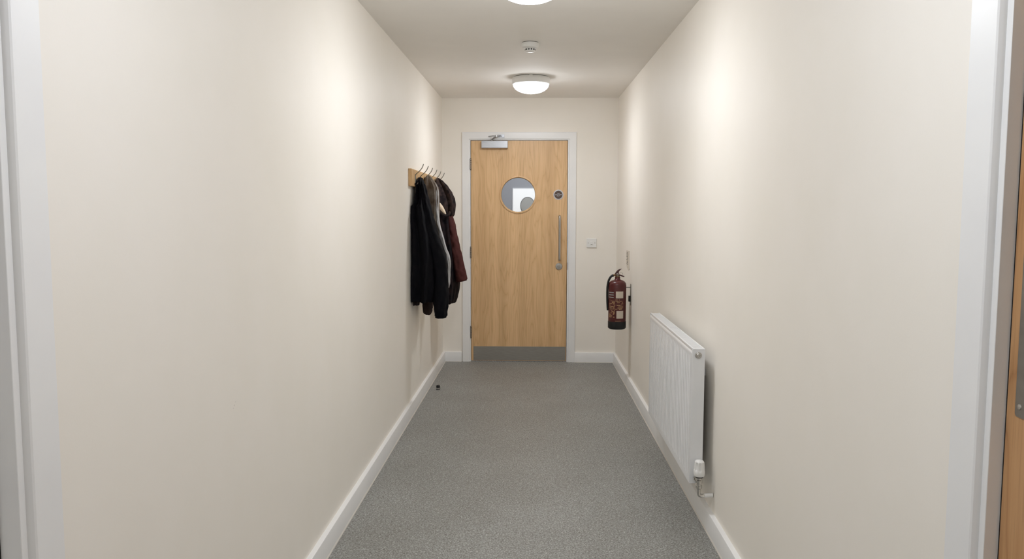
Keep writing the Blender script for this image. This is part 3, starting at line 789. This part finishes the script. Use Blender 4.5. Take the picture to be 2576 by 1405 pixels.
def fabric(name, c1, c2, rough=.85, sc=18, bs=900, bump=.3, lo=.35, hi=.7):
    m = varied(name, c1, c2, scale=sc, rough=rough, bump=bump, bscale=bs, bdist=.0006, spec=.12, lo=lo, hi=hi)
    return m
M['blk'] = fabric('black jacket cloth', (12,12,17), (24,20,23), lo=.5, hi=.85)
M['blk2'] = fabric('black brown cloth', (34,28,30), (58,46,43))
M['grey'] = fabric('taupe grey fleece', (84,72,62), (116,108,99))
M['greyl'] = fabric('pale grey fleece', (150,148,146), (182,182,184))
M['brn'] = fabric('dark brown padded cloth', (18,16,20), (44,33,33), lo=.42, hi=.72)
M['mar'] = fabric('maroon padded cloth', (64,35,33), (80,46,43))
M['hood'] = fabric('brown hood cloth', (30,25,27), (72,58,53), lo=.40, hi=.8, sc=26)
M['cream2'] = fabric('cream lining', (222,202,176), (236,222,202))

# black jacket on the first hooks
c1 = thing('hanging_jacket', (-.70, 5.55, .64), 'black jacket hanging nearest on the oak coat rack, one sleeve hanging below its hem', 'jacket')
bm = bmesh.new()
cloth(bm, [(1.632, -.778, -.750, 5.51, 5.60), (1.60, -.789, -.741, 5.452, 5.63), (1.55, -.792, -.734, 5.47, 5.66), (1.48, -.794, -.724, 5.44, 5.69), (1.452, -.800, -.717, 5.41, 5.71),
           (1.430, -.822, -.708, 5.38, 5.73), (1.35, -.825, -.688, 5.36, 5.75), (1.20, -.825, -.652, 5.35, 5.78), (1.06, -.825, -.640, 5.35, 5.80), (.92, -.825, -.640, 5.35, 5.81), (.80, -.825, -.650, 5.35, 5.81), (.772, -.822, -.662, 5.355, 5.80)],
      folds=[(-1.1, .16, .016, -.3), (-1.75, .14, -.012, .15), (-.55, .18, .014, .25), (-2.2, .2, .010, 0), (.3, .2, .012, 0)], seed=1.7, amp=.014)
obj('jacket_body', bm, M['blk'], c1, angle=80)
bm = bmesh.new(); sleeve(bm, [(-.738, 5.50, 1.585, .014, .05), (-.728, 5.49, 1.50, .026, .065), (-.708, 5.475, 1.38, .036, .075), (-.670, 5.465, 1.22, .044, .08), (-.628, 5.46, 1.07, .054, .075), (-.618, 5.46, .93, .055, .07), (-.616, 5.46, .80, .053, .066), (-.616, 5.46, .72, .047, .060), (-.616, 5.46, .675, .041, .052), (-.616, 5.46, .652, .039, .050)], seed=3.1, amp=.010, wr=.007)
obj('sleeve', bm, M['blk'], c1, angle=80)
bm = bmesh.new(); sleeve(bm, [(-.74, 5.70, 1.20, .04, .06), (-.735, 5.70, .95, .042, .06), (-.735, 5.69, .78, .041, .055), (-.735, 5.68, .70, .037, .05), (-.735, 5.68, .688, .036, .05)], seed=6.1)
o = obj('sleeve', bm, M['blk2'], c1, angle=80)
bm = bmesh.new(); tube(bm, [(-.776, 5.50, 1.60), (-.783, 5.475, 1.594), (-.785, 5.462, 1.588), (-.795, 5.40, 1.577), (-.801, 5.36, 1.572)], .0035, 8, 5); obj('hanging_loop', bm, M['blk'], c1)
bm = bmesh.new(); cloth(bm, [(.86, -.80, -.755, 5.40, 5.50), (.80, -.802, -.755, 5.39, 5.50), (.745, -.800, -.762, 5.39, 5.47)], nz=14, seg=40, seed=8); o = obj('pocket_lining', bm, M['blk2'], c1)

# grey fleece on the third hook
c2 = thing('hanging_fleece', (-.70, 5.95, .80), 'taupe and pale grey fleece hanging between the black jacket and the hooded coat', 'fleece')
bm = bmesh.new()
cloth(bm, [(1.664, -.770, -.744, 5.90, 5.98), (1.635, -.785, -.722, 5.86, 6.01), (1.60, -.797, -.697, 5.84, 6.04), (1.57, -.799, -.683, 5.83, 6.05), (1.50, -.80, -.677, 5.83, 6.06), (1.45, -.80, -.678, 5.83, 6.06), (1.35, -.80, -.682, 5.83, 6.07), (1.2, -.80, -.672, 5.83, 6.08), (1.05, -.80, -.650, 5.83, 6.08), (.92, -.80, -.645, 5.84, 6.08), (.86, -.80, -.645, 5.85, 6.07)],
      folds=[(-1.0, .14, .012, -.2), (-1.5, .12, -.010, .1), (-.6, .13, .010, .15), (-.15, .12, -.008, 0)], seed=4.4, amp=.010)
obj('fleece_body', bm, M['grey'], c2, angle=80)
bm = bmesh.new(); sleeve(bm, [(-0.7246, 5.9, 1.625, 0.0036, 0.02), (-0.6996, 5.9, 1.585, 0.0096, 0.028), (-0.689, 5.9, 1.53, 0.012, 0.035), (-0.688, 5.9, 1.42, 0.012, 0.042), (-0.6792, 5.9, 1.3, 0.0132, 0.045), (-0.6532, 5.9, 1.2, 0.0132, 0.045), (-0.6312, 5.9, 1.12, 0.0132, 0.045), (-0.6054, 5.9, 1.04, 0.0144, 0.042), (-0.6042, 5.9, 0.93, 0.0132, 0.04), (-0.605, 5.9, 0.86, 0.012, 0.036), (-0.6098, 5.9, 0.825, 0.0108, 0.033)], seed=5.2, amp=.006, wr=.003)
o = obj('sleeve', bm, M['greyl'], c2, angle=80); o['label'] = 'pale grey sleeve'

# hooded dark coat on the fifth and sixth hooks
c3 = thing('hanging_coat', (-.66, 6.5, .62), 'dark brown and maroon padded coat with big hood, hanging farthest along the rack', 'coat')
bm = bmesh.new()
cloth(bm, [(1.58, -.79, -.70, 6.42, 6.58), (1.45, -.80, -.655, 6.38, 6.64), (1.35, -.80, -.640, 6.35, 6.68), (1.22, -.80, -.622, 6.33, 6.72), (1.13, -.80, -.606, 6.33, 6.74), (1.0, -.80, -.592, 6.33, 6.75), (.84, -.80, -.585, 6.33, 6.75), (.75, -.795, -.590, 6.34, 6.74), (.68, -.78, -.602, 6.35, 6.73), (.640, -.77, -.615, 6.36, 6.72)],
      folds=[(-1.0, .13, .012, -.1), (-.45, .12, -.010, .1), (-1.5, .15, .012, 0), (0, .15, .008, 0)], seed=7.7, amp=.012)
obj('coat_body', bm, M['brn'], c3, angle=80)
bm = bmesh.new(); sleeve(bm, [(-.672, 6.47, 1.40, .026, .04), (-.652, 6.43, 1.32, .042, .062), (-.632, 6.42, 1.22, .043, .070), (-.614, 6.42, 1.12, .046, .070), (-.592, 6.42, 1.02, .046, .065), (-.575, 6.42, .93, .048, .062), (-.562, 6.42, .87, .050, .058), (-.556, 6.42, .842, .048, .056), (-.553, 6.42, .825, .046, .054)], seed=9.3, amp=.008, wr=.006)
o = obj('sleeve', bm, M['mar'], c3, angle=80); o['label'] = 'maroon sleeve with cuff'
# hood: a drooping bag, cut open towards the corridor with cream lining
bm = bmesh.new()
rows = [(1.668, -.757, -.741, 6.46, 6.53), (1.645, -.775, -.712, 6.42, 6.57), (1.60, -.782, -.672, 6.39, 6.60), (1.55, -.784, -.640, 6.37, 6.62), (1.50, -.784, -.620, 6.36, 6.63), (1.45, -.782, -.614, 6.35, 6.63), (1.41, -.778, -.620, 6.35, 6.62), (1.37, -.77, -.628, 6.36, 6.60), (1.345, -.76, -.645, 6.38, 6.58)]
cloth(bm, rows, nz=60, folds=[(-.9, .15, .018, .3), (-1.3, .12, -.012, .35), (-.4, .16, .012, .3), (-1.8, .15, .012, 0)], seed=2.2, amp=.010, open_bottom=False, hem=0)
hd = obj('hood', bm, M['hood'], c3, angle=80)
bm = bmesh.new()                                     # cream lining showing in the hood mouth
sleeve(bm, [(-.735, 6.335, 1.475, .004, .006), (-.722, 6.326, 1.452, .015, .010), (-.702, 6.322, 1.420, .017, .012), (-.680, 6.322, 1.388, .011, .010), (-.670, 6.326, 1.374, .004, .004)], seg=20, seed=1, amp=.002, wr=.002, cuff=False)
o = obj('hood_lining', bm, M['cream2'], hd, angle=80); o['label'] = 'cream lining showing'
bm = bmesh.new(); tube(bm, [(-.752, 6.335, 1.44), (-.728, 6.320, 1.405), (-.700, 6.318, 1.375), (-.672, 6.325, 1.358), (-.648, 6.335, 1.368), (-.640, 6.348, 1.392)], .0105, 14, 6)
obj('hood_rim', bm, M['hood'], hd, angle=80)

# ------------------------------------------------------------------ world, camera, colour management
W = bpy.data.worlds.new('World'); S.world = W; W.use_nodes = True
W.node_tree.nodes['Background'].inputs[0].default_value = (.8, .87, 1, 1); W.node_tree.nodes['Background'].inputs[1].default_value = 1.0
cam = bpy.data.cameras.new('camera'); cam.sensor_width = 36; cam.lens = 1976.013/2576*36; cam.clip_start = .05
co = bpy.data.objects.new('camera', cam); COL.objects.link(co)
pit, yaw, rol = radians(4.9098), radians(1.4526), radians(.1324)
F = Vector((-sin(yaw)*cos(pit), cos(yaw)*cos(pit), -sin(pit))); Rt = Vector((cos(yaw), sin(yaw), 0)); U = Rt.cross(F)
R2 = Rt*cos(rol) + U*sin(rol); U2 = -Rt*sin(rol) + U*cos(rol)
co.matrix_world = Matrix(((R2.x, U2.x, -F.x, .0244), (R2.y, U2.y, -F.y, 0), (R2.z, U2.z, -F.z, 1.3934), (0, 0, 0, 1)))
S.camera = co
vs = S.view_settings; vs.view_transform = 'Standard'; vs.look = 'None'; vs.gamma = 1; vs.use_curve_mapping = False; vs.exposure = 0.0
S.cycles.max_bounces = 12; S.cycles.diffuse_bounces = 8
